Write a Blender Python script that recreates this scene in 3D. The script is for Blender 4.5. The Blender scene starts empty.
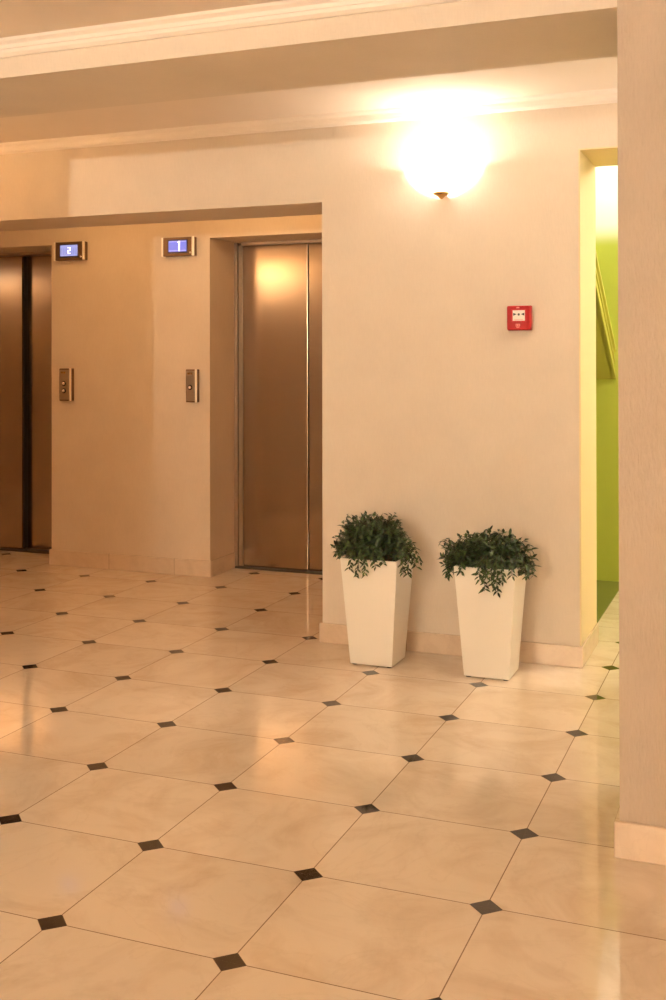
import bpy, bmesh, math, random
from mathutils import Vector, Matrix

S = bpy.context.scene
COL = S.collection
random.seed(7)

# ------------------------------------------------------------------ materials
def new_mat(name):
    m = bpy.data.materials.new(name)
    m.use_nodes = True
    nt = m.node_tree
    b = nt.nodes['Principled BSDF']
    return m, nt, b

def N(nt, t, **kw):
    n = nt.nodes.new(t)
    for k, v in kw.items():
        setattr(n, k, v)
    return n

def plain(name, col, rough=.5, metal=0., spec=.5, emit=None, estr=0., coat=0.):
    m, nt, b = new_mat(name)
    b.inputs['Base Color'].default_value = (*col, 1)
    b.inputs['Roughness'].default_value = rough
    b.inputs['Metallic'].default_value = metal
    b.inputs['Specular IOR Level'].default_value = spec
    b.inputs['Coat Weight'].default_value = coat
    if emit:
        b.inputs['Emission Color'].default_value = (*emit, 1)
        b.inputs['Emission Strength'].default_value = estr
    # a very fine grain so no surface is perfectly even
    tc = N(nt, 'ShaderNodeTexCoord')
    no = N(nt, 'ShaderNodeTexNoise'); no.inputs['Scale'].default_value = 180
    bp = N(nt, 'ShaderNodeBump'); bp.inputs['Strength'].default_value = .04; bp.inputs['Distance'].default_value = .002
    nt.links.new(tc.outputs['Object'], no.inputs['Vector'])
    nt.links.new(no.outputs['Fac'], bp.inputs['Height'])
    nt.links.new(bp.outputs['Normal'], b.inputs['Normal'])
    return m

def wallpaper(name, c1, c2, bump=.35, rough=.6):
    m, nt, b = new_mat(name)
    L = nt.links.new
    tc = N(nt, 'ShaderNodeTexCoord')
    mp = N(nt, 'ShaderNodeMapping'); mp.inputs['Scale'].default_value = (90, 90, 16)
    n1 = N(nt, 'ShaderNodeTexNoise'); n1.inputs['Scale'].default_value = 1.6; n1.inputs['Detail'].default_value = 5; n1.inputs['Roughness'].default_value = .65
    L(tc.outputs['Object'], mp.inputs['Vector']); L(mp.outputs['Vector'], n1.inputs['Vector'])
    n2 = N(nt, 'ShaderNodeTexNoise'); n2.inputs['Scale'].default_value = 5; n2.inputs['Detail'].default_value = 3
    L(tc.outputs['Object'], n2.inputs['Vector'])
    mix = N(nt, 'ShaderNodeMix', data_type='RGBA')
    mix.inputs['A'].default_value = (*c1, 1); mix.inputs['B'].default_value = (*c2, 1)
    ad = N(nt, 'ShaderNodeMath', operation='MULTIPLY_ADD'); ad.inputs[1].default_value = .5
    L(n1.outputs['Fac'], ad.inputs[0])
    mu = N(nt, 'ShaderNodeMath', operation='MULTIPLY'); mu.inputs[1].default_value = .5
    L(n2.outputs['Fac'], mu.inputs[0]); L(mu.outputs[0], ad.inputs[2])
    rp = N(nt, 'ShaderNodeMapRange'); rp.inputs['From Min'].default_value = .3; rp.inputs['From Max'].default_value = .7
    L(ad.outputs[0], rp.inputs['Value']); L(rp.outputs['Result'], mix.inputs['Factor'])
    L(mix.outputs['Result'], b.inputs['Base Color'])
    b.inputs['Roughness'].default_value = rough
    b.inputs['Specular IOR Level'].default_value = .3
    bp = N(nt, 'ShaderNodeBump'); bp.inputs['Strength'].default_value = bump; bp.inputs['Distance'].default_value = .004
    L(n1.outputs['Fac'], bp.inputs['Height']); L(bp.outputs['Normal'], b.inputs['Normal'])
    return m

def marble_color(nt, vec, base, vein, scale=1.0, vk=.14):
    """returns a colour socket of cloudy veined marble"""
    L = nt.links.new
    n1 = N(nt, 'ShaderNodeTexNoise'); n1.inputs['Scale'].default_value = 2.6 * scale
    n1.inputs['Detail'].default_value = 7; n1.inputs['Roughness'].default_value = .62; n1.inputs['Distortion'].default_value = 1.3
    L(vec, n1.inputs['Vector'])
    ramp = N(nt, 'ShaderNodeValToRGB')
    e = ramp.color_ramp.elements
    e[0].position = .30; e[0].color = (*vein, 1)
    e[1].position = .56; e[1].color = (*base, 1)
    L(n1.outputs['Fac'], ramp.inputs['Fac'])
    n2 = N(nt, 'ShaderNodeTexNoise'); n2.inputs['Scale'].default_value = 1.7 * scale
    n2.inputs['Detail'].default_value = 9; n2.inputs['Roughness'].default_value = .55; n2.inputs['Distortion'].default_value = 2.2
    L(vec, n2.inputs['Vector'])
    ab = N(nt, 'ShaderNodeMath', operation='SUBTRACT'); ab.inputs[1].default_value = .5
    L(n2.outputs['Fac'], ab.inputs[0])
    a2 = N(nt, 'ShaderNodeMath', operation='ABSOLUTE'); L(ab.outputs[0], a2.inputs[0])
    mr = N(nt, 'ShaderNodeMapRange'); mr.inputs['From Max'].default_value = .018
    mr.inputs['To Min'].default_value = vk; mr.inputs['To Max'].default_value = 0
    L(a2.outputs[0], mr.inputs['Value'])
    mx = N(nt, 'ShaderNodeMix', data_type='RGBA')
    mx.inputs['B'].default_value = (vein[0] * .8, vein[1] * .76, vein[2] * .7, 1)
    L(ramp.outputs['Color'], mx.inputs['A']); L(mr.outputs['Result'], mx.inputs['Factor'])
    return mx.outputs['Result']

T = .5
def floor_mat():
    m, nt, b = new_mat('floor_marble_tiles')
    L = nt.links.new
    def M(op, a, bb=None, c=None):
        n = N(nt, 'ShaderNodeMath', operation=op)
        for i, x in enumerate((a, bb, c)):
            if x is None: continue
            if hasattr(x, 'links'): L(x, n.inputs[i])
            else: n.inputs[i].default_value = x
        return n.outputs[0]
    tc = N(nt, 'ShaderNodeTexCoord')
    sx = N(nt, 'ShaderNodeSeparateXYZ'); L(tc.outputs['Object'], sx.inputs[0])
    X, Y = sx.outputs['X'], sx.outputs['Y']
    u = M('DIVIDE', X, T); v = M('DIVIDE', Y, T)
    # distance to the nearest lattice line, in tiles
    du = M('ABSOLUTE', M('SUBTRACT', u, M('ROUND', u)))
    dv = M('ABSOLUTE', M('SUBTRACT', v, M('ROUND', v)))
    back = M('GREATER_THAN', Y, 3.62)             # the stair hall has smaller plain tiles
    v2 = M('DIVIDE', M('SUBTRACT', Y, 3.48), .335)
    dv2 = M('MULTIPLY', M('ABSOLUTE', M('SUBTRACT', v2, M('ROUND', v2))), .67)
    inhall = M('MULTIPLY', back, M('GREATER_THAN', X, -.85))
    dvm = M('ADD', M('MULTIPLY', dv, M('SUBTRACT', 1., inhall)), M('MULTIPLY', dv2, inhall))
    line = M('MAXIMUM', M('LESS_THAN', du, .0032), M('LESS_THAN', dvm, .0032))
    dia = M('MULTIPLY', M('LESS_THAN', M('ADD', du, dv), .088), M('SUBTRACT', 1., inhall))
    diaj = M('MULTIPLY', M('LESS_THAN', M('ADD', du, dv), .0915), M('SUBTRACT', 1., inhall))
    # each tile gets its own cut of the stone
    cb = N(nt, 'ShaderNodeCombineXYZ')
    L(M('FLOOR', u), cb.inputs[0]); L(M('FLOOR', v), cb.inputs[1])
    wn = N(nt, 'ShaderNodeTexWhiteNoise', noise_dimensions='3D'); L(cb.outputs[0], wn.inputs['Vector'])
    sc = N(nt, 'ShaderNodeVectorMath', operation='SCALE'); sc.inputs['Scale'].default_value = 13
    L(wn.outputs['Color'], sc.inputs[0])
    ad = N(nt, 'ShaderNodeVectorMath', operation='ADD')
    L(tc.outputs['Object'], ad.inputs[0]); L(sc.outputs[0], ad.inputs[1])
    mc = marble_color(nt, ad.outputs[0], FLOOR_A, FLOOR_B, 1.25)
    hs = N(nt, 'ShaderNodeHueSaturation')
    L(mc, hs.inputs['Color'])
    L(M('MULTIPLY_ADD', wn.outputs['Value'], .10, .95), hs.inputs['Value'])
    # joints
    m1 = N(nt, 'ShaderNodeMix', data_type='RGBA'); m1.inputs['B'].default_value = (.16, .075, .03, 1)
    L(hs.outputs['Color'], m1.inputs['A']); L(M('MULTIPLY', M('MAXIMUM', line, diaj), .8), m1.inputs['Factor'])
    # dark cabochons
    vr = marble_color(nt, tc.outputs['Object'], (.018, .010, .007), (.075, .045, .03), 9, .42)
    m2 = N(nt, 'ShaderNodeMix', data_type='RGBA')
    L(m1.outputs['Result'], m2.inputs['A']); L(vr, m2.inputs['B']); L(dia, m2.inputs['Factor'])
    L(m2.outputs['Result'], b.inputs['Base Color'])
    rn = N(nt, 'ShaderNodeTexNoise'); rn.inputs['Scale'].default_value = 6; rn.inputs['Detail'].default_value = 4
    L(tc.outputs['Object'], rn.inputs['Vector'])
    L(M('MULTIPLY_ADD', rn.outputs['Fac'], .06, .025), b.inputs['Roughness'])
    b.inputs['IOR'].default_value = 1.5
    b.inputs['Specular IOR Level'].default_value = .55
    bp = N(nt, 'ShaderNodeBump'); bp.inputs['Strength'].default_value = .3; bp.inputs['Distance'].default_value = .001
    L(M('SUBTRACT', 1., line), bp.inputs['Height']); L(bp.outputs['Normal'], b.inputs['Normal'])
    return m

def baseboard_mat():
    m, nt, b = new_mat('baseboard_marble')
    L = nt.links.new
    tc = N(nt, 'ShaderNodeTexCoord')
    mc = marble_color(nt, tc.outputs['Object'], BASE_A, BASE_B, 2.2)
    sx = N(nt, 'ShaderNodeSeparateXYZ'); L(tc.outputs['Object'], sx.inputs[0])
    def M(op, a, bb=None):
        n = N(nt, 'ShaderNodeMath', operation=op)
        for i, x in enumerate((a, bb)):
            if x is None: continue
            if hasattr(x, 'links'): L(x, n.inputs[i])
            else: n.inputs[i].default_value = x
        return n.outputs[0]
    f = M('FRACT', M('DIVIDE', M('ADD', sx.outputs['X'], 9.0), .502))
    j = M('MULTIPLY', M('LESS_THAN', f, .007), .6)
    mx = N(nt, 'ShaderNodeMix', data_type='RGBA'); mx.inputs['B'].default_value = (.2, .1, .045, 1)
    L(mc, mx.inputs['A']); L(j, mx.inputs['Factor'])
    L(mx.outputs['Result'], b.inputs['Base Color'])
    b.inputs['Roughness'].default_value = .22
    return m

def brushed(name, col, rough=.25):
    m, nt, b = new_mat(name)
    L = nt.links.new
    b.inputs['Base Color'].default_value = (*col, 1)
    b.inputs['Metallic'].default_value = 1
    b.inputs['Anisotropic'].default_value = .35
    tc = N(nt, 'ShaderNodeTexCoord')
    mp = N(nt, 'ShaderNodeMapping'); mp.inputs['Scale'].default_value = (260, 260, 2.5)
    no = N(nt, 'ShaderNodeTexNoise'); no.inputs['Scale'].default_value = 1; no.inputs['Detail'].default_value = 3
    L(tc.outputs['Object'], mp.inputs['Vector']); L(mp.outputs['Vector'], no.inputs['Vector'])
    mr = N(nt, 'ShaderNodeMapRange'); mr.inputs['To Min'].default_value = rough - .015; mr.inputs['To Max'].default_value = rough + .02
    L(no.outputs['Fac'], mr.inputs['Value']); L(mr.outputs['Result'], b.inputs['Roughness'])
    bp = N(nt, 'ShaderNodeBump'); bp.inputs['Strength'].default_value = .012; bp.inputs['Distance'].default_value = .0005
    L(no.outputs['Fac'], bp.inputs['Height']); L(bp.outputs['Normal'], b.inputs['Normal'])
    return m

def leaf_mat(name, dark, light):
    m, nt, b = new_mat(name)
    L = nt.links.new
    tc = N(nt, 'ShaderNodeTexCoord')
    no = N(nt, 'ShaderNodeTexNoise'); no.inputs['Scale'].default_value = 42; no.inputs['Detail'].default_value = 2
    L(tc.outputs['Object'], no.inputs['Vector'])
    rp = N(nt, 'ShaderNodeValToRGB'); e = rp.color_ramp.elements
    e[0].position = .38; e[0].color = (*dark, 1); e[1].position = .68; e[1].color = (*light, 1)
    L(no.outputs['Fac'], rp.inputs['Fac']); L(rp.outputs['Color'], b.inputs['Base Color'])
    b.inputs['Roughness'].default_value = .38
    b.inputs['Specular IOR Level'].default_value = .5
    return m

# colour constants (linear)
FLOOR_A, FLOOR_B = (.78, .66, .53), (.67, .53, .395)
BASE_A, BASE_B = (.72, .57, .43), (.64, .49, .36)

MAT = dict(
    wall=wallpaper('beige_wallpaper', (.69, .60, .50), (.75, .655, .545)),
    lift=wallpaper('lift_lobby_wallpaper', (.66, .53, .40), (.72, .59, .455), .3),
    pier=wallpaper('shaded_pier_wallpaper', (.46, .37, .285), (.54, .435, .34), .7),  # the wall paper again, darkened to stand in for weaker light here
    ceil=wallpaper('ceiling_paint', (.80, .70, .60), (.82, .72, .62), .05, .8),
    crown=plain('crown_paint', (.86, .78, .70), .5),
    green=wallpaper('green_wall_paint', (.43, .50, .075), (.45, .52, .08), .05, .6),
    jamb=wallpaper('yellow_reveal_paint', (.80, .66, .40), (.82, .68, .42), .05, .6),
    stair=plain('stair_paint', (.50, .50, .10), .5),
    pot=plain('planter_gloss_white', (.90, .865, .79), .28, spec=.5, coat=.3),
    rubber=plain('dark_rubber', (.03, .02, .015), .6),
    soil=plain('soil', (.025, .015, .008), .95),
    leaf=leaf_mat('leaf_green', (.009, .022, .009), (.085, .145, .038)),
    stem=plain('stem_brown', (.07, .045, .015), .7),
    steel=brushed('door_steel', (.45, .345, .25), .2),
    frame=brushed('door_frame_steel', (.48, .38, .28), .3),
    sill=plain('sill_metal', (.09, .07, .05), .45, .6),
    dark=plain('dark_gap', (.012, .009, .007), .6),
    bronze=plain('bronze_plate', (.20, .115, .06), .4, .6),
    chrome=plain('chrome_edge', (.90, .80, .66), .3, .35),
    button=plain('button_metal', (.92, .85, .75), .15, 1.),
    bezel=plain('screen_bezel', (.06, .045, .06), .3),
    screenA=plain('screen_pale_blue', (.1, .1, .2), .2, emit=(.38, .42, .85), estr=.42),
    screenB=plain('screen_violet_blue', (.1, .1, .2), .2, emit=(.16, .20, .80), estr=.42),
    glow=plain('screen_digit', (.8, .8, .9), .3, emit=(.80, .85, 1.), estr=.45),
    scan=plain('screen_bars', (.1, .1, .2), .3, emit=(.24, .27, .66), estr=.4),
    scanB=plain('screen_rows', (.1, .1, .2), .3, emit=(.40, .42, .92), estr=.45),
    red=plain('alarm_red', (.40, .006, .006), .45, spec=.2),
    redl=plain('alarm_red_cover', (.50, .014, .012), .35, spec=.3),
    white=plain('alarm_plate', (.88, .84, .76), .4),
    pink=plain('alarm_print', (.85, .36, .30), .5),
    black=plain('alarm_arrow', (.02, .02, .02), .5),
    brass=plain('brass', (.55, .36, .14), .25, 1.),
    shade=plain('lit_frosted_glass', (.9, .86, .78), .4, emit=(1., .93, .78), estr=2.8),
    bulb=plain('lamp_bulb', (1, 1, 1), .4, emit=(1., .86, .64), estr=40.),
    tube=plain('hall_lamp_diffuser', (1, 1, 1), .4, emit=(1., .97, .80), estr=8.),
)
MAT['floor'] = floor_mat()
MAT['base'] = baseboard_mat()
def wall_with_glow():
    # green paint, with the lamp's white glow painted into the upper wall
    m = MAT['green'].copy(); m.name = 'green_wall_white_glow'
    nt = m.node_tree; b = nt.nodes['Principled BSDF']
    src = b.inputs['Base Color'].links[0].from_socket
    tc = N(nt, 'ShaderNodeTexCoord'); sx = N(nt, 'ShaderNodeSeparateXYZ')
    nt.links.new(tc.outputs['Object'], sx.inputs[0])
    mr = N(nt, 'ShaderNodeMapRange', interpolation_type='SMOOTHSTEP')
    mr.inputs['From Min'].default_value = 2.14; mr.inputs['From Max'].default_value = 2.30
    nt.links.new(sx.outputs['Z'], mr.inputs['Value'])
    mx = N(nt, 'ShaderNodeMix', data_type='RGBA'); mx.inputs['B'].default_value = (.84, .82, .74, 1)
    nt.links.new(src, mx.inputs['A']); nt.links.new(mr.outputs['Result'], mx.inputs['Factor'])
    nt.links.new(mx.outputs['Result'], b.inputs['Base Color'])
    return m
MAT['green2'] = wall_with_glow()
MAT['ofloor'] = plain('shaded_floor_olive', (.17, .19, .045), .2)  # hall floor colour with the shade mixed in

# ------------------------------------------------------------------ mesh helpers
def box(bm, x0, x1, y0, y1, z0, z1):
    r = bmesh.ops.create_cube(bm, size=1)
    vs = r['verts']
    for v in vs:
        v.co = Vector(((x0 + x1) / 2 + v.co.x * (x1 - x0), (y0 + y1) / 2 + v.co.y * (y1 - y0), (z0 + z1) / 2 + v.co.z * (z1 - z0)))
    return vs

def bevel_all(bm, w, seg=2):
    bmesh.ops.bevel(bm, geom=[e for e in bm.edges if len(e.link_faces) == 2 and e.calc_face_angle(0) > .5],
                    offset=w, segments=seg, profile=.6, affect='EDGES')

def prism(bm, pts, a0, a1, axis='x'):
    """extrude a closed 2-D outline along an axis ('x': pts are (y, z); 'y': (x, z))"""
    def P(p, a):
        return (a, p[0], p[1]) if axis == 'x' else (p[0], a, p[1])
    A = [bm.verts.new(P(p, a0)) for p in pts]
    B = [bm.verts.new(P(p, a1)) for p in pts]
    n = len(pts)
    bm.faces.new(A); bm.faces.new(B[::-1])
    for i in range(n):
        bm.faces.new((A[i], B[i], B[(i + 1) % n], A[(i + 1) % n]))
    bmesh.ops.recalc_face_normals(bm, faces=bm.faces)

def lathe(bm, prof, seg=24, a0=0., a1=2 * math.pi, c=(0, 0, 0), sy=1.):
    full = abs(a1 - a0 - 2 * math.pi) < 1e-6
    n = seg if full else seg + 1
    rings = []
    for r, z in prof:
        if r < 1e-6:
            rings.append([bm.verts.new((c[0], c[1], c[2] + z))]); continue
        rings.append([bm.verts.new((c[0] + r * math.cos(a0 + (a1 - a0) * k / seg), c[1] + sy * r * math.sin(a0 + (a1 - a0) * k / seg), c[2] + z)) for k in range(n)])
    for A, B in zip(rings, rings[1:]):
        for k in range(seg):
            k2 = (k + 1) % n
            q = [A[k % len(A)], A[k2 % len(A)], B[k2 % len(B)], B[k % len(B)]]
            u = []
            for v in q:
                if v not in u: u.append(v)
            if len(u) > 2:
                bm.faces.new(u)
    bmesh.ops.recalc_face_normals(bm, faces=bm.faces)

def tube(bm, pts, r0, r1=None, seg=5):
    r1 = r0 if r1 is None else r1
    prev = None
    for i, p in enumerate(pts):
        p = Vector(p)
        d = (Vector(pts[min(i + 1, len(pts) - 1)]) - Vector(pts[max(i - 1, 0)])).normalized()
        s = d.orthogonal().normalized(); t = d.cross(s)
        r = r0 + (r1 - r0) * i / max(1, len(pts) - 1)
        ring = [bm.verts.new(p + r * (math.cos(2 * math.pi * k / seg) * s + math.sin(2 * math.pi * k / seg) * t)) for k in range(seg)]
        if prev:
            for k in range(seg):
                bm.faces.new((prev[k], prev[(k + 1) % seg], ring[(k + 1) % seg], ring[k]))
        prev = ring

def obj(name, bm, mat, parent=None, smooth=False, loc=None):
    me = bpy.data.meshes.new(name)
    bm.to_mesh(me); bm.free()
    me.materials.append(mat)
    if smooth:
        for p in me.polygons: p.use_smooth = True
    o = bpy.data.objects.new(name, me)
    COL.objects.link(o)
    if loc: o.location = loc
    if parent: o.parent = parent
    return o

def struct(name, bm, mat, parent=None, label=None):
    o = obj(name, bm, mat, parent)
    if not parent: o['kind'] = 'structure'
    if label: o['label'] = label
    return o

def empty(name, loc, label=None, cat=None, group=None, kind=None, rz=0.):
    o = bpy.data.objects.new(name, None)
    COL.objects.link(o)
    o.empty_display_size = .1
    o.location = loc; o.rotation_euler = (0, 0, rz)
    if label: o['label'] = label
    if cat: o['category'] = cat
    if group: o['group'] = group
    if kind: o['kind'] = kind
    return o

def copy_tree(o, parent=None):
    c = o.copy(); COL.objects.link(c)
    if parent: c.parent = parent
    for ch in [k for k in bpy.data.objects if k.parent == o]:
        copy_tree(ch, c)
    return c

# ------------------------------------------------------------------ the setting
W = 2.95          # planter wall
A = 4.275         # lift wall
DR = 4.66         # lift doors
PF = .945         # face of beam and pier
PB = 1.505
CX = -.908        # free corner of the planter wall
JX = .369         # doorway reveal
XL, XR, YF = -8., 3.4, -7.

bm = bmesh.new(); box(bm, XL - .2, XR + .2, YF - .2, 5.4, -.12, 0)
struct('floor', bm, MAT['floor'])

bm = bmesh.new()
box(bm, XL, XR, YF, PF, 2.57, 2.75)
box(bm, XL, XR, PB, W, 2.655, 2.75)
box(bm, XL, CX, 3.41, A, 2.60, 2.75)
struct('ceiling', bm, MAT['ceil'])
bm = bmesh.new(); box(bm, -.8, XR, 3.45, 5.1, 2.86, 2.98)
struct('ceiling_stair_hall', bm, MAT['ceil'])

bm = bmesh.new(); box(bm, XL, .785, PF, PB, 2.443, 2.75)
struct('ceiling_beam', bm, MAT['wall'])
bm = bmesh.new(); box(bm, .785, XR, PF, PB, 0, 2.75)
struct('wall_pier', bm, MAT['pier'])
bm = bmesh.new(); box(bm, XL, -2.17, PF, PB, 0, 2.443)
struct('wall_partition', bm, MAT['wall'])

bm = bmesh.new()
box(bm, CX, JX, W, 3.45, 0, 2.75)                # between lift lobby and doorway
box(bm, XL, CX, W, 3.41, 2.222, 2.75)            # header over the lift lobby opening
box(bm, JX, 1.40, W, 3.45, 2.40, 2.75)           # over the doorway
box(bm, 1.40, XR, W, 3.45, 0, 2.75)
struct('wall_back', bm, MAT['wall'])

# lift wall with its two openings
OR0, OR1 = -2.213, -1.15      # right opening
OL0, OL1 = -4.51, -3.447      # left opening
OT = 2.225
bm = bmesh.new()
box(bm, OR1, CX, A, 4.85, 0, 2.75)
box(bm, OR0, OR1, A, 4.85, OT, 2.75)
box(bm, OL1, OR0, A, 4.85, 0, 2.75)
box(bm, OL0, OL1, A, 4.85, OT, 2.75)
box(bm, XL, OL0, A, 4.85, 0, 2.75)
struct('wall_lift', bm, MAT['lift'])
bm = bmesh.new(); box(bm, CX, CX + .05, 3.45, A, 0, 2.75)
struct('wall_lift_side', bm, MAT['lift'])

bm = bmesh.new(); box(bm, XL - .2, XL, YF, 4.85, 0, 2.75)
struct('wall_left', bm, MAT['wall'])
bm = bmesh.new(); box(bm, XR, XR + .2, YF, 5.2, 0, 2.98)
struct('wall_right', bm, MAT['wall'])
bm = bmesh.new(); box(bm, XL, XR, YF - .2, YF, 0, 2.75)
struct('wall_front', bm, MAT['wall'])

# stair hall behind the doorway
bm = bmesh.new(); box(bm, CX + .05, -.80, 3.45, 5.1, 0, 2.86)
struct('wall_stair_hall_left', bm, MAT['green'])
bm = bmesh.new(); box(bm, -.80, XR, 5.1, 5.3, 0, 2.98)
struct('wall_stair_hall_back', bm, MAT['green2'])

# yellow painted lining of the doorway
bm = bmesh.new()
box(bm, JX - .001, JX + .006, W - .003, 3.452, .10, 2.40)
box(bm, 1.394, 1.401, W - .003, 3.452, .10, 2.40)
box(bm, JX + .006, 1.394, W - .003, 3.452, 2.394, 2.401)
struct('trim_doorway', bm, MAT['jamb'], label='yellow painted reveal of the doorway')

# crown mouldings
def crown(name, y, zb, dirn, x0, x1, h):
    k = h / .055
    prof = [(0, 0), (.012, 0), (.024, .010), (.027, .022), (.033, .022), (.036, .036), (.050, .046), (.055, .055), (0, .055)]
    bm = bmesh.new()
    prism(bm, [(y + dirn * a * k, zb + b * k) for a, b in prof], x0, x1, 'x')
    struct(name, bm, MAT['crown'])
crown('trim_crown_beam', PF, 2.515, -1, XL, XR, .055)
crown('trim_crown_back', W, 2.600, -1, XL, XR, .055)

# marble baseboards
def bb(bm, x0, x1, y0, y1, h):
    box(bm, x0, x1, y0, y1, 0, h)
bm = bmesh.new()
bb(bm, CX - .014, JX + .014, W - .014, W, .098)
bb(bm, CX - .014, CX, W, 3.45, .098)
bb(bm, JX, JX + .014, W, 3.464, .098)
bb(bm, JX - .25, JX, 3.45, 3.464, .098)
bevel_all(bm, .003, 1)
struct('baseboard_back', bm, MAT['base'])
bm = bmesh.new()
bb(bm, OL1 - .012, OR0 + .012, A - .015, A, .106)
bb(bm, OR0, OR0 + .012, A, 4.63, .106)
bb(bm, OL1 - .012, OL1, A, 4.63, .106)
bevel_all(bm, .003, 1)
struct('baseboard_lift', bm, MAT['base'])
bm = bmesh.new()
bb(bm, .770, XR, PF - .015, PF, .104)
bb(bm, .770, .785, PF, PB, .104)
bevel_all(bm, .003, 1)
struct('baseboard_pier', bm, MAT['base'])

# lift doors
def lift_door(name, x0, x1, label, gap, shadow):
    root = empty(name, ((x0 + x1) / 2, DR, 0), kind='structure')
    root['label'] = label
    cx = (x0 + x1) / 2
    def add(n, bm, mt, lab=None):
        for v in bm.verts: v.co -= Vector((cx, DR, 0))
        o = obj(n, bm, MAT[mt], root)
        if lab: o['label'] = lab
        return o
    fw = .058
    bm = bmesh.new()
    box(bm, x0 + .001, x0 + fw * .45, 4.64, 4.84, 0, OT - .001)
    box(bm, x0 + fw * .45 + .004, x0 + fw, 4.652, 4.84, 0, OT - .02)
    box(bm, x1 - fw, x1 - .001, 4.64, 4.84, 0, OT - .001)
    box(bm, x0 + fw, x1 - fw, 4.635, 4.84, OT - .022, OT - .001)
    add('door_frame', bm, 'frame')
    mid = x0 + fw + (x1 - x0 - 2 * fw) * .505
    bm = bmesh.new(); box(bm, x0 + fw + .002, mid, DR, DR + .055, .012, OT - .024); bevel_all(bm, .004, 2)
    add('door_panel', bm, 'steel')
    bm = bmesh.new(); box(bm, mid - .05 if gap > .056 else mid + .003, x1 - fw - .002, DR + gap, DR + gap + .038, .012, OT - .024); bevel_all(bm, .004, 2)
    add('door_panel', bm, 'steel')
    if shadow:  # dark strip paints the shade on the front panel's edge
      bm = bmesh.new()
      box(bm, mid + .0005, mid + .010, DR + .012, DR + gap, .02, OT - .03)
      add('door_gap_shade', bm, 'dark', 'dark vertical strip painted as the shadow between the two steel panels')
    bm = bmesh.new()
    box(bm, x0 + .014, x1 - .014, 4.62, 4.70, 0, .012)
    for k in range(3):
        box(bm, x0 + .014, x1 - .014, 4.626 + k * .011, 4.630 + k * .011, .012, .0145)
    add('door_sill', bm, 'sill', 'dark grooved metal sill on the floor')
    bm = bmesh.new(); box(bm, x0 + .001, x1 - .001, 4.80, 4.83, 0, OT - .002)
    add('shaft_backing', bm, 'dark')
    return root
lift_door('door_1', OL0, OL1, 'brown steel sliding lift door at the left edge', .062, True)
lift_door('door_2', OR0, OR1, 'brown steel sliding lift door beside the planter wall', .010, False)

# staircase flight crossing the hall
SX = .26
def sz(y): return 1.44 + (5.1 - y) * .615
root = empty('staircase', (-.26, 4.3, 0), kind='structure')
bm = bmesh.new()
prism(bm, [(3.47, sz(3.47) + .02), (5.09, sz(5.09) + .02), (5.09, sz(5.09) - .15), (3.47, sz(3.47) - .15)], -.80, SX, 'x')
for v in bm.verts: v.co -= Vector((-.26, 4.3, 0))
obj('stair_flight', bm, MAT['stair'], root)
bm = bmesh.new()
for o0, o1, w in ((.02, .045, .014), (-.045, -.03, .008), (-.15, -.125, .012)):
    prism(bm, [(3.47, sz(3.47) + o1), (5.09, sz(5.09) + o1), (5.09, sz(5.09) + o0), (3.47, sz(3.47) + o0)], SX - .02, SX + w, 'x')
for v in bm.verts: v.co -= Vector((-.26, 4.3, 0))
obj('stringer_trim', bm, MAT['stair'], root)
bm = bmesh.new()
nst = 9
for k in range(nst):
    y0 = 3.50 + k * .175
    box(bm, -.78, SX - .03, y0, min(y0 + .18, 5.08), sz(y0 + .1), sz(y0) + .02)
for v in bm.verts: v.co -= Vector((-.26, 4.3, 0))
obj('stair_steps', bm, MAT['stair'], root)

bm = bmesh.new(); box(bm, -.80, .318, 3.72, 5.1, 0, .004)  # thin dark sheet stands in for the flight's shade on the floor
struct('floor_stair_shade', bm, MAT['ofloor'])

# hall ceiling lamp (just above the doorway's sight line)
root = empty('ceiling_light', (.20, 4.72, 2.86), 'round white ceiling lamp in the green stair hall', 'ceiling lamp')
bm = bmesh.new(); lathe(bm, [(0, 0), (.14, 0), (.14, -.02), (.13, -.025), (0, -.025)], 28)
obj('base_plate', bm, MAT['crown'], root, True)
bm = bmesh.new(); lathe(bm, [(.125, -.024), (.12, -.05), (.08, -.07), (0, -.078)], 28)
obj('diffuser', bm, MAT['tube'], root, True)

# ------------------------------------------------------------------ wall sconces
def make_sconce(loc, rz, label):
    root = empty('wall_sconce', loc, label, 'wall lamp', None, None, rz)
    # local frame: wall plane is y = 0, the lamp stands out towards -y, z = 0 at the rim
    bm = bmesh.new()
    box(bm, -.055, .055, -.014, -.0005, -.10, -.005); bevel_all(bm, .004, 2)
    obj('wall_plate', bm, MAT['brass'], root)
    bm = bmesh.new()
    prof = [(.012, -.112), (.052, -.104), (.092, -.085), (.126, -.056), (.151, -.022), (.163, .004), (.169, .006), (.165, -.004),
            (.147, -.032), (.121, -.062), (.089, -.090), (.051, -.109), (.010, -.117)]
    lathe(bm, prof, 40, math.pi, 2 * math.pi, (0, -.016, 0), .95)
    obj('glass_bowl', bm, MAT['shade'], root, True)
    bm = bmesh.new()
    lathe(bm, [(0, -.147), (.008, -.143), (.018, -.133), (.036, -.124), (.041, -.117), (.028, -.110), (0, -.106)], 20, c=(0, -.045, 0))
    obj('finial', bm, MAT['brass'], root, True)
    bm = bmesh.new()
    tube(bm, [(0, -.012, -.070), (0, -.04, -.078), (0, -.07, -.082)], .006, .006, 10)
    lathe(bm, [(0, -.032), (.014, -.032), (.014, -.019), (0, -.019)], 16, c=(0, -.075, -.055))
    obj('lamp_holder', bm, MAT['brass'], root, True)
    bm = bmesh.new()
    lathe(bm, [(0, -.02), (.012, -.019), (.018, -.010), (.019, .0), (.013, .008), (0, .010)], 18, c=(0, -.075, -.055))
    obj('bulb', bm, MAT['bulb'], root, True)
    return root

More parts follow.
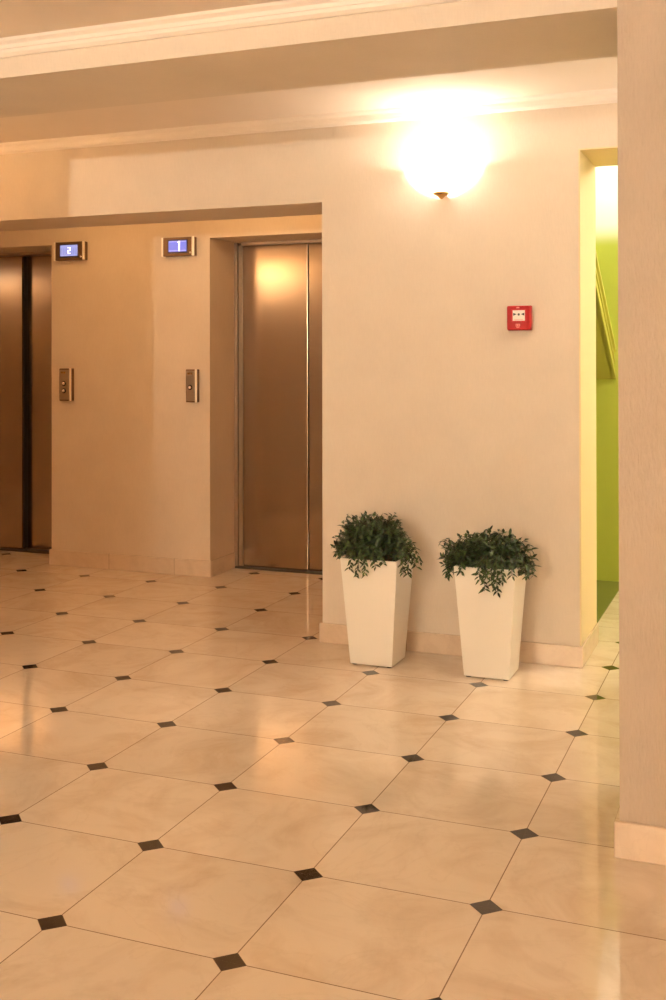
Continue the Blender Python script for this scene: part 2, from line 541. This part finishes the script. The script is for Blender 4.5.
def lamp(name, loc, power, col, r=.05):
    l = bpy.data.lights.new(name, 'POINT')
    l.energy = power; l.color = col; l.shadow_soft_size = r
    o = bpy.data.objects.new(name, l); COL.objects.link(o); o.location = loc
    return o

WARM = (1., .87, .68)
WHITE = (1., .97, .87)
HZ = 2.343
main = make_sconce((-.274, W, HZ), 0, 'glowing bowl wall lamp high on the wall above the two white planters')
lamp('sconce_light', (-.274, W - .075, HZ - .024), 3., WHITE, .018)

def sconce_copy(loc, rz, label, power, col=WARM, r=.04):
    c = copy_tree(main)
    c.location = loc; c.rotation_euler = (0, 0, rz); c['label'] = label
    d = Matrix.Rotation(rz, 3, 'Z') @ Vector((0, -.075, -.024))
    lamp('sconce_light', Vector(loc) + d, power, col, r)
sconce_copy((-3.33, PB, 2.21), math.pi, 'bowl wall lamp facing the lifts, seen only as a glow in the right lift door', 19, (1., .62, .29))
sconce_copy((-6.5, PB, 2.36), math.pi, 'bowl wall lamp facing the lifts, seen only as a glow in the left lift door', 19, (1., .62, .29))
sconce_copy((1.95, W, HZ), 0, 'bowl wall lamp to the right of the doorway, hidden by the pier', 30, WHITE)
sconce_copy((1.50, PB, HZ), math.pi, 'unseen bowl lamp added on the back of the pier to brighten the planter wall', 22, WHITE, .06)  # added lamp, lifts the rear wall and planters
# lobby lamps on the wall behind the camera
sconce_copy((-.75, YF, 1.87), math.pi, 'bowl wall lamp on the lobby wall behind the camera', 1150, (1., .98, .87), .06)
lamp('alcove_fill', (-3.0, 3.62, 2.50), 2.3, (1., .62, .27), .08)  # unseen fill lamps added behind the header to lift the alcove
lamp('alcove_fill', (-1.7, 3.62, 2.50), 3.2, (1., .64, .29), .08)
lamp('stair_hall_light', (.20, 4.72, 2.74), 2.4, (1., .96, .76), .06)
lamp('stair_hall_light', (2.3, 4.2, 2.62), 44, (1., .94, .76), .08)

# ------------------------------------------------------------------ lift floor indicators
def glyph_two(bm, cx, cz, h, y):
    w = h * .55; t = h * .17
    box(bm, cx - w / 2, cx + w / 2, y - .002, y, cz + h / 2 - t, cz + h / 2)
    box(bm, cx + w / 2 - t, cx + w / 2, y - .002, y, cz, cz + h / 2 - t)
    box(bm, cx - w / 2, cx + w / 2, y - .002, y, cz - t / 2, cz + t / 2)
    box(bm, cx - w / 2, cx - w / 2 + t, y - .002, y, cz - h / 2 + t, cz)
    box(bm, cx - w / 2, cx + w / 2, y - .002, y, cz - h / 2, cz - h / 2 + t)

def indicator(x0, x1, z0, z1, left, label):
    cx, cz = (x0 + x1) / 2, (z0 + z1) / 2
    w, h = (x1 - x0) / 2, (z1 - z0) / 2
    D = .045
    root = empty('floor_indicator', (cx, A, cz), label, 'lift display', 'floor displays above the lift buttons')
    bm = bmesh.new(); box(bm, -w, w, -D, .001, -h, h); bevel_all(bm, .004, 2)
    obj('housing', bm, MAT['bronze'], root)
    for s in (-1, 1):
        bm = bmesh.new()
        if s < 0: box(bm, -w - .002, -w + .012, -D - .004, -.002, -h - .001, h + .001)
        else: box(bm, w - .014, w + .002, -D - .004, -D + .010, -h - .001, h + .001)
        bevel_all(bm, .003, 2)
        o = obj('edge_strip', bm, MAT['chrome'], root); o['label'] = 'bright polished edge strip'
    bm = bmesh.new(); sx0, sx1, s0, s1 = -w + .047, w - .045, -h + .018, h - .014
    box(bm, sx0, sx1, -D - .003, -D, s0, s1)
    obj('bezel', bm, MAT['bezel'], root)
    bm = bmesh.new(); a0, a1, c0, c1 = sx0 + .008, sx1 - .006, s0 + .010, s1 - .009
    box(bm, a0, a1, -D - .005, -D - .003, c0, c1)
    scr = obj('screen', bm, MAT['screenA' if left else 'screenB'], root)
    y = -D - .005
    bm = bmesh.new()
    if left:
        n = 7
        for k in range(n):
            if k in (3,): continue
            bm = bmesh.new()
            xx = a0 + (a1 - a0) * (k + .5) / n
            for q in range(2):
                box(bm, xx - .0045, xx + .0045, y - .001, y, c0 + .008 + q * .023, c0 + .031 + q * .023)
            obj('screen_bar', bm, MAT['scan'], scr)
        bm = bmesh.new(); glyph_two(bm, (a0 + a1) / 2 + .004, (c0 + c1) / 2, .046, y - .001)
    else:
        for q in range(2):
            zz = c0 + (c1 - c0) * (.06 + .82 * q)
            bm = bmesh.new()
            box(bm, a0 + .003, a1 - .003, y - .001, y, zz, zz + .006)
            obj('screen_line', bm, MAT['scanB'], scr)
        bm = bmesh.new()
        gx = a0 + (a1 - a0) * .60
        box(bm, gx - .006, gx + .006, y - .002, y, c0 + .003, c1 - .002)
        box(bm, gx - .013, gx - .006, y - .002, y, c1 - .014, c1 - .007)
    obj('floor_digit', bm, MAT['glow'], scr)
    bm = bmesh.new(); lathe(bm, [(0, 0), (.008, 0), (.008, .006), (.005, .009), (0, .009)], 14)
    bmesh.ops.rotate(bm, verts=bm.verts, matrix=Matrix.Rotation(math.pi / 2, 3, 'X'))
    for v in bm.verts: v.co += Vector((w - .024, -D, -h + .020))
    obj('key_lock', bm, MAT['button'], root, True)
    return root
indicator(-3.396, -3.152, 2.111, 2.237, True, 'lift display with a pale blue screen showing 2, beside the left lift')
indicator(-2.548, -2.309, 2.109, 2.233, False, 'lift display with a violet blue screen and white bar, beside the right lift')

# ------------------------------------------------------------------ call button panels
def call_panel(x0, x1, z0, z1, btn, label):
    cx, cz = (x0 + x1) / 2, (z0 + z1) / 2
    w, h = (x1 - x0) / 2, (z1 - z0) / 2
    D = .045
    root = empty('call_panel', (cx, A, cz), label, 'lift call panel', 'call button panels by the lifts')
    bm = bmesh.new(); box(bm, -w, w, -D, .001, -h, h); bevel_all(bm, .004, 2)
    obj('housing', bm, MAT['bronze'], root)
    bm = bmesh.new(); box(bm, -w + .006, w - .012, -D - .004, -D, -h + .008, h - .008); bevel_all(bm, .0015, 1)
    obj('face_plate', bm, MAT['frame'], root)
    bm = bmesh.new(); box(bm, w - .010, w + .002, -D - .005, -D + .010, -h - .001, h + .001); bevel_all(bm, .003, 2)
    o = obj('edge_strip', bm, MAT['chrome'], root); o['label'] = 'bright polished edge strip'
    bm = bmesh.new()
    for k in range(3):
        box(bm, -w + .016 + k * .012, -w + .025 + k * .012, -D - .0055, -D - .004, h - .034, h - .022)
    obj('engraving', bm, MAT['brass'], root)
    for bz in btn:
        bm = bmesh.new(); lathe(bm, [(0, 0), (.017, 0), (.017, .004), (.014, .006), (0, .006)], 20)
        bmesh.ops.rotate(bm, verts=bm.verts, matrix=Matrix.Rotation(math.pi / 2, 3, 'X'))
        for v in bm.verts: v.co += Vector((-.004, -D - .004, bz - cz))
        rg = obj('button_ring', bm, MAT['dark'], root, True)
        bm = bmesh.new(); lathe(bm, [(0, .004), (.011, .004), (.011, .010), (.008, .013), (0, .014)], 20)
        bmesh.ops.rotate(bm, verts=bm.verts, matrix=Matrix.Rotation(math.pi / 2, 3, 'X'))
        for v in bm.verts: v.co += Vector((-.004, -D - .004, bz - cz))
        obj('button', bm, MAT['button'], rg, True)
    return root
call_panel(-3.353, -3.262, 1.142, 1.365, (1.262, 1.212), 'bronze call panel with two buttons, right of the left lift')
call_panel(-2.368, -2.290, 1.145, 1.361, (1.243,), 'bronze call panel with one button, left of the right lift')

# ------------------------------------------------------------------ fire alarm call point
root = empty('fire_alarm_call_point', (.095, W, 1.62), 'red square fire alarm call point with a white plate on the beige wall', 'fire alarm')
bm = bmesh.new(); box(bm, -.055, .058, -.024, -.0005, -.058, .058); bevel_all(bm, .004, 2)
obj('back_box', bm, MAT['red'], root)
bm = bmesh.new(); box(bm, -.052, .052, -.052, -.024, -.056, .056); bevel_all(bm, .006, 3)
obj('front_cover', bm, MAT['red'], root)
bm = bmesh.new(); box(bm, .052, .060, -.050, -.022, -.054, .054); bevel_all(bm, .003, 2)
obj('cover_hinge', bm, MAT['redl'], root)
bm = bmesh.new()
for a in ((-.034, .034, .036, .041), (-.034, .034, -.019, -.014), (-.034, -.029, -.014, .036), (.029, .034, -.014, .036)):
    box(bm, a[0], a[1], -.056, -.0515, a[2], a[3])
bevel_all(bm, .001, 1)
obj('window_frame', bm, MAT['redl'], root).location.x = .0045
bm = bmesh.new(); box(bm, -.0285, .0285, -.0535, -.0515, -.0135, .0355)
pl = obj('white_plate', bm, MAT['white'], root); pl.location.x = .0045
bm = bmesh.new()
yy = -.0535
def tri(bm, pts):
    vs = [bm.verts.new((x, yy - .001, z)) for x, z in pts]; bm.faces.new(vs)
    v2 = [bm.verts.new((x, yy, z)) for x, z in pts]
    for i in range(len(vs)):
        bm.faces.new((vs[i], v2[i], v2[(i + 1) % len(vs)], vs[(i + 1) % len(vs)]))
zc = .017
tri(bm, [(-.026, zc + .007), (-.010, zc), (-.026, zc - .007)])
tri(bm, [(.026, zc + .007), (.010, zc), (.026, zc - .007)])
tri(bm, [(.0055 * math.cos(k * math.pi / 6), zc - .001 + .0055 * math.sin(k * math.pi / 6)) for k in range(12)])
bmesh.ops.recalc_face_normals(bm, faces=bm.faces)
obj('arrow_marks', bm, MAT['black'], pl)
bm = bmesh.new()
for k in range(7):
    box(bm, -.020 + k * .0058, -.0155 + k * .0058, yy - .001, yy, -.009, -.0065)
obj('text_line', bm, MAT['pink'], pl)
bm = bmesh.new()
for a in ((-.010, .010, -.031, -.028), (-.010, -.007, -.037, -.031), (.007, .010, -.037, -.031), (-.010, .010, -.040, -.037), (-.002, .002, -.037, -.031), (-.007, .007, -.046, -.043)):
    box(bm, a[0], a[1], -.0530, -.0515, a[2], a[3])
obj('front_emblem', bm, MAT['pink'], root)
bm = bmesh.new()
for a in ((-.008, .008, .045, .049), (-.005, .005, .049, .0515)):
    box(bm, a[0], a[1], -.0530, -.0515, a[2], a[3])
obj('top_mark', bm, MAT['pink'], root)

# ------------------------------------------------------------------ potted plants
def leaf(bm, p, d, n, L, w):
    """narrow pointed leaf with a folded midrib and a drooping tip"""
    d = d.normalized(); s = d.cross(n)
    if s.length < 1e-4: s = d.orthogonal()
    s.normalize(); n = s.cross(d).normalized()
    dr = -.18 * L
    a = bm.verts.new(p)
    m1 = bm.verts.new(p + d * L * .4 - n * w * .18)
    l1 = bm.verts.new(p + d * L * .38 + s * w * .5 + n * w * .12)
    r1 = bm.verts.new(p + d * L * .38 - s * w * .5 + n * w * .12)
    m2 = bm.verts.new(p + d * L * .74 + n * (dr * .35 - w * .1))
    l2 = bm.verts.new(p + d * L * .72 + s * w * .36 + n * dr * .3)
    r2 = bm.verts.new(p + d * L * .72 - s * w * .36 + n * dr * .3)
    t = bm.verts.new(p + d * L + n * dr)
    for f in ((a, m1, l1), (a, r1, m1), (l1, m1, m2, l2), (m1, r1, r2, m2), (l2, m2, t), (m2, r2, t)):
        bm.faces.new(f)

def potted_plant(cx, cy, seed, label, dome, trails):
    rnd = random.Random(seed)
    root = empty('potted_plant', (cx, cy, 0), label, 'potted plant', 'white planters against the wall')
    H = .50; b, t = .1025, .139; wall = .011
    # planter: tapering square tub, hollow, with rounded edges
    bm = bmesh.new()
    def ring(s, z): return [bm.verts.new((x * s, y * s, z)) for x, y in ((-1, -1), (1, -1), (1, 1), (-1, 1))]
    z0 = .005
    R = [ring(b, z0), ring(t, H), ring(t - wall, H), ring(t - wall - .006, H - .06)]
    for P, Q in zip(R, R[1:]):
        for k in range(4): bm.faces.new((P[k], P[(k + 1) % 4], Q[(k + 1) % 4], Q[k]))
    bm.faces.new(R[0][::-1]); bm.faces.new(R[3])
    bmesh.ops.recalc_face_normals(bm, faces=bm.faces)
    bevel_all(bm, .004, 2)
    obj('planter', bm, MAT['pot'], root)
    for fx in (-1, 1):
        for fy in (-1, 1):
            bm = bmesh.new(); lathe(bm, [(0, 0), (.012, 0), (.013, .003), (.012, .0055), (0, .0055)], 14, c=(fx * (b - .018), fy * (b - .018), 0))
            obj('foot', bm, MAT['rubber'], root, True)
    bm = bmesh.new(); k = t - wall - .007
    box(bm, -k, k, -k, k, H - .045, H - .022)
    obj('soil', bm, MAT['soil'], root)
    # foliage mound
    rx, ry, rz, zc, ox = dome
    bm = bmesh.new(); sm = bmesh.new()
    lumps = [(rnd.uniform(0, 2 * math.pi), rnd.uniform(.2, 1.2), rnd.uniform(.80, 1.10)) for _ in range(14)]
    def rad(az, el):
        f = .94
        for la, le, k in lumps:
            q = math.exp(-(((az - la + math.pi) % (2 * math.pi) - math.pi) ** 2 + (el - le) ** 2) / .12)
            f += (k - .95) * q
        return f
    stems = []
    for i in range(270):
        az = rnd.uniform(0, 2 * math.pi); el = math.asin(rnd.uniform(-.32, 1))
        f = rad(az, el) * rnd.uniform(.80, 1.03)
        ce = math.cos(el) ** .72; e = Vector((ox + rx * f * ce * math.cos(az), ry * f * ce * math.sin(az), zc + rz * f * math.sin(el)))
        s0 = Vector((rnd.uniform(-.07, .07), rnd.uniform(-.07, .07), H - .03))
        midp = s0.lerp(e, .55) + Vector((0, 0, .035))
        pts = []
        for k in range(6):
            u = k / 5
            pts.append((1 - u) ** 2 * s0 + 2 * u * (1 - u) * midp + u * u * e)
        stems.append(pts)
        tube(sm, pts, .0022, .001, 4)
    for pts in stems:
        for k in range(17):
            u = .32 + .68 * (k / 16)
            q = u * 5; a = min(int(q), 4)
            p = pts[a].lerp(pts[a + 1], q - a)
            ax = (pts[a + 1] - pts[a]).normalized()
            sd = Vector((rnd.gauss(0, 1), rnd.gauss(0, 1), rnd.gauss(0, .7))).normalized()
            d = ax * .55 + sd * .9 + Vector((0, 0, -.12))
            out = Vector((p.x - ox, p.y, p.z - zc + .05)).normalized()
            leaf(bm, p, d, (out + Vector((0, 0, .7))).normalized(), rnd.uniform(.024, .038), rnd.uniform(.010, .015))
    obj('stems', sm, MAT['stem'], root)
    obj('foliage', bm, MAT['leaf'], root, True)
    # shoots trailing over the rim
    for (x, y, dx, dy, ln, side) in trails:
        s0 = Vector((x, y, H + .05)); e1 = Vector((x + dx, y + dy, H + .03))
        pts = [s0, s0.lerp(e1, .6) + Vector((0, 0, .014))]
        n = 7
        for k in range(n):
            u = k / (n - 1)
            pts.append(e1 + Vector((side * u * .03 + rnd.uniform(-.004, .004), dy * .12 * math.sin(u * 2.2) + rnd.uniform(-.003, .003), -u * ln)))
        bm = bmesh.new(); tube(bm, pts, .0018, .0009, 4)
        st = obj('trailing_shoot', bm, MAT['stem'], root, True)
        bm = bmesh.new()
        m = max(9, int(ln * 190))
        for k in range(m):
            u = 1 + (len(pts) - 2.001) * (k + rnd.random() * .5) / m
            a = int(u); p = pts[a].lerp(pts[min(a + 1, len(pts) - 1)], u - a)
            ang = k * 2.4 + rnd.uniform(-.4, .4)
            d = Vector((math.cos(ang), -abs(math.sin(ang)) * .8 if dy < 0 else math.sin(ang), -.55 + rnd.uniform(-.3, .3)))
            leaf(bm, p, d, Vector((0, -.5, .8)), rnd.uniform(.020, .034), rnd.uniform(.008, .013))
        obj('shoot_leaves', bm, MAT['leaf'], st, True)
    return root

potted_plant(-.533, 2.705, 11, 'tapered white planter of bushy greenery, nearer the lift, left of the pair',
    (.205, .165, .160, .540, -.015),
    [(-.06, -.10, -.01, -.060, .075, -.3), (-.03, -.10, .00, -.062, .105, -.5), (-.01, -.10, .00, -.066, .095, .4), (.02, -.10, .01, -.060, .060, .5),
     (.05, -.10, .02, -.058, .040, .5), (.10, -.07, .055, -.04, .085, .2), (.10, -.04, .06, -.02, .105, .5), (.10, .0, .07, -.01, .075, .9),
     (-.11, -.05, -.06, -.02, .03, -.3), (.10, .03, .075, .01, .06, .8)])
potted_plant(.011, 2.70, 29, 'tapered white planter of bushy greenery, nearer the doorway, right of the pair',
    (.228, .168, .140, .510, -.016),
    [(-.02, -.10, .01, -.060, .085, -.3), (.01, -.10, .01, -.064, .125, -.4), (.03, -.10, .01, -.066, .105, .1), (.05, -.10, .01, -.060, .135, .3),
     (.07, -.10, .01, -.058, .085, .3), (.0, -.10, .0, -.056, .060, .5), (-.07, -.10, -.02, -.055, .055, -.4), (-.11, -.06, -.055, -.03, .085, -.4),
     (-.11, -.02, -.075, -.01, .105, -.4), (-.11, .03, -.08, .0, .075, -.6), (.11, -.05, .055, -.02, .07, .4), (.11, .0, .065, .0, .08, .5), (.09, -.09, .03, -.05, .06, .4)])

# ------------------------------------------------------------------ world, camera, view
w = bpy.data.worlds.new('world'); S.world = w; w.use_nodes = True
w.node_tree.nodes['Background'].inputs['Color'].default_value = (1, .8, .6, 1)
w.node_tree.nodes['Background'].inputs['Strength'].default_value = .02

f, yaw, pitch, roll, px, py, pz, pcx, pcy = 1147.1986, -.39402487, .00519853, .00166080, 1.1945431, -2.4596737, 1.4319226, 295.4043, 352.4466
cy, sy, cp, sp = math.cos(yaw), math.sin(yaw), math.cos(pitch), math.sin(pitch)
fwd = Vector((sy * cp, cy * cp, sp)); right = Vector((cy, -sy, 0)); down = fwd.cross(right)
cr, sr = math.cos(roll), math.sin(roll)
r2 = cr * right + sr * down; d2 = -sr * right + cr * down
cam = bpy.data.cameras.new('camera')
co = bpy.data.objects.new('camera', cam); COL.objects.link(co)
mw = Matrix((r2, -d2, -fwd)).transposed().to_4x4(); mw.translation = Vector((px, py, pz))
co.matrix_world = mw
cam.sensor_fit = 'HORIZONTAL'; cam.sensor_width = 36
cam.lens = f / 666 * 36
cam.shift_x = (333 - pcx) / 666
cam.shift_y = -(500 - pcy) / 666
cam.clip_start = .05
S.camera = co

S.view_settings.view_transform = 'Standard'
S.view_settings.look = 'None'
S.view_settings.gamma = 1
S.view_settings.use_curve_mapping = False
S.view_settings.exposure = 1.2
c = S.cycles
c.use_denoising = True
c.max_bounces = 10; c.diffuse_bounces = 6; c.glossy_bounces = 6
c.sample_clamp_indirect = 8
c.caustics_reflective = True
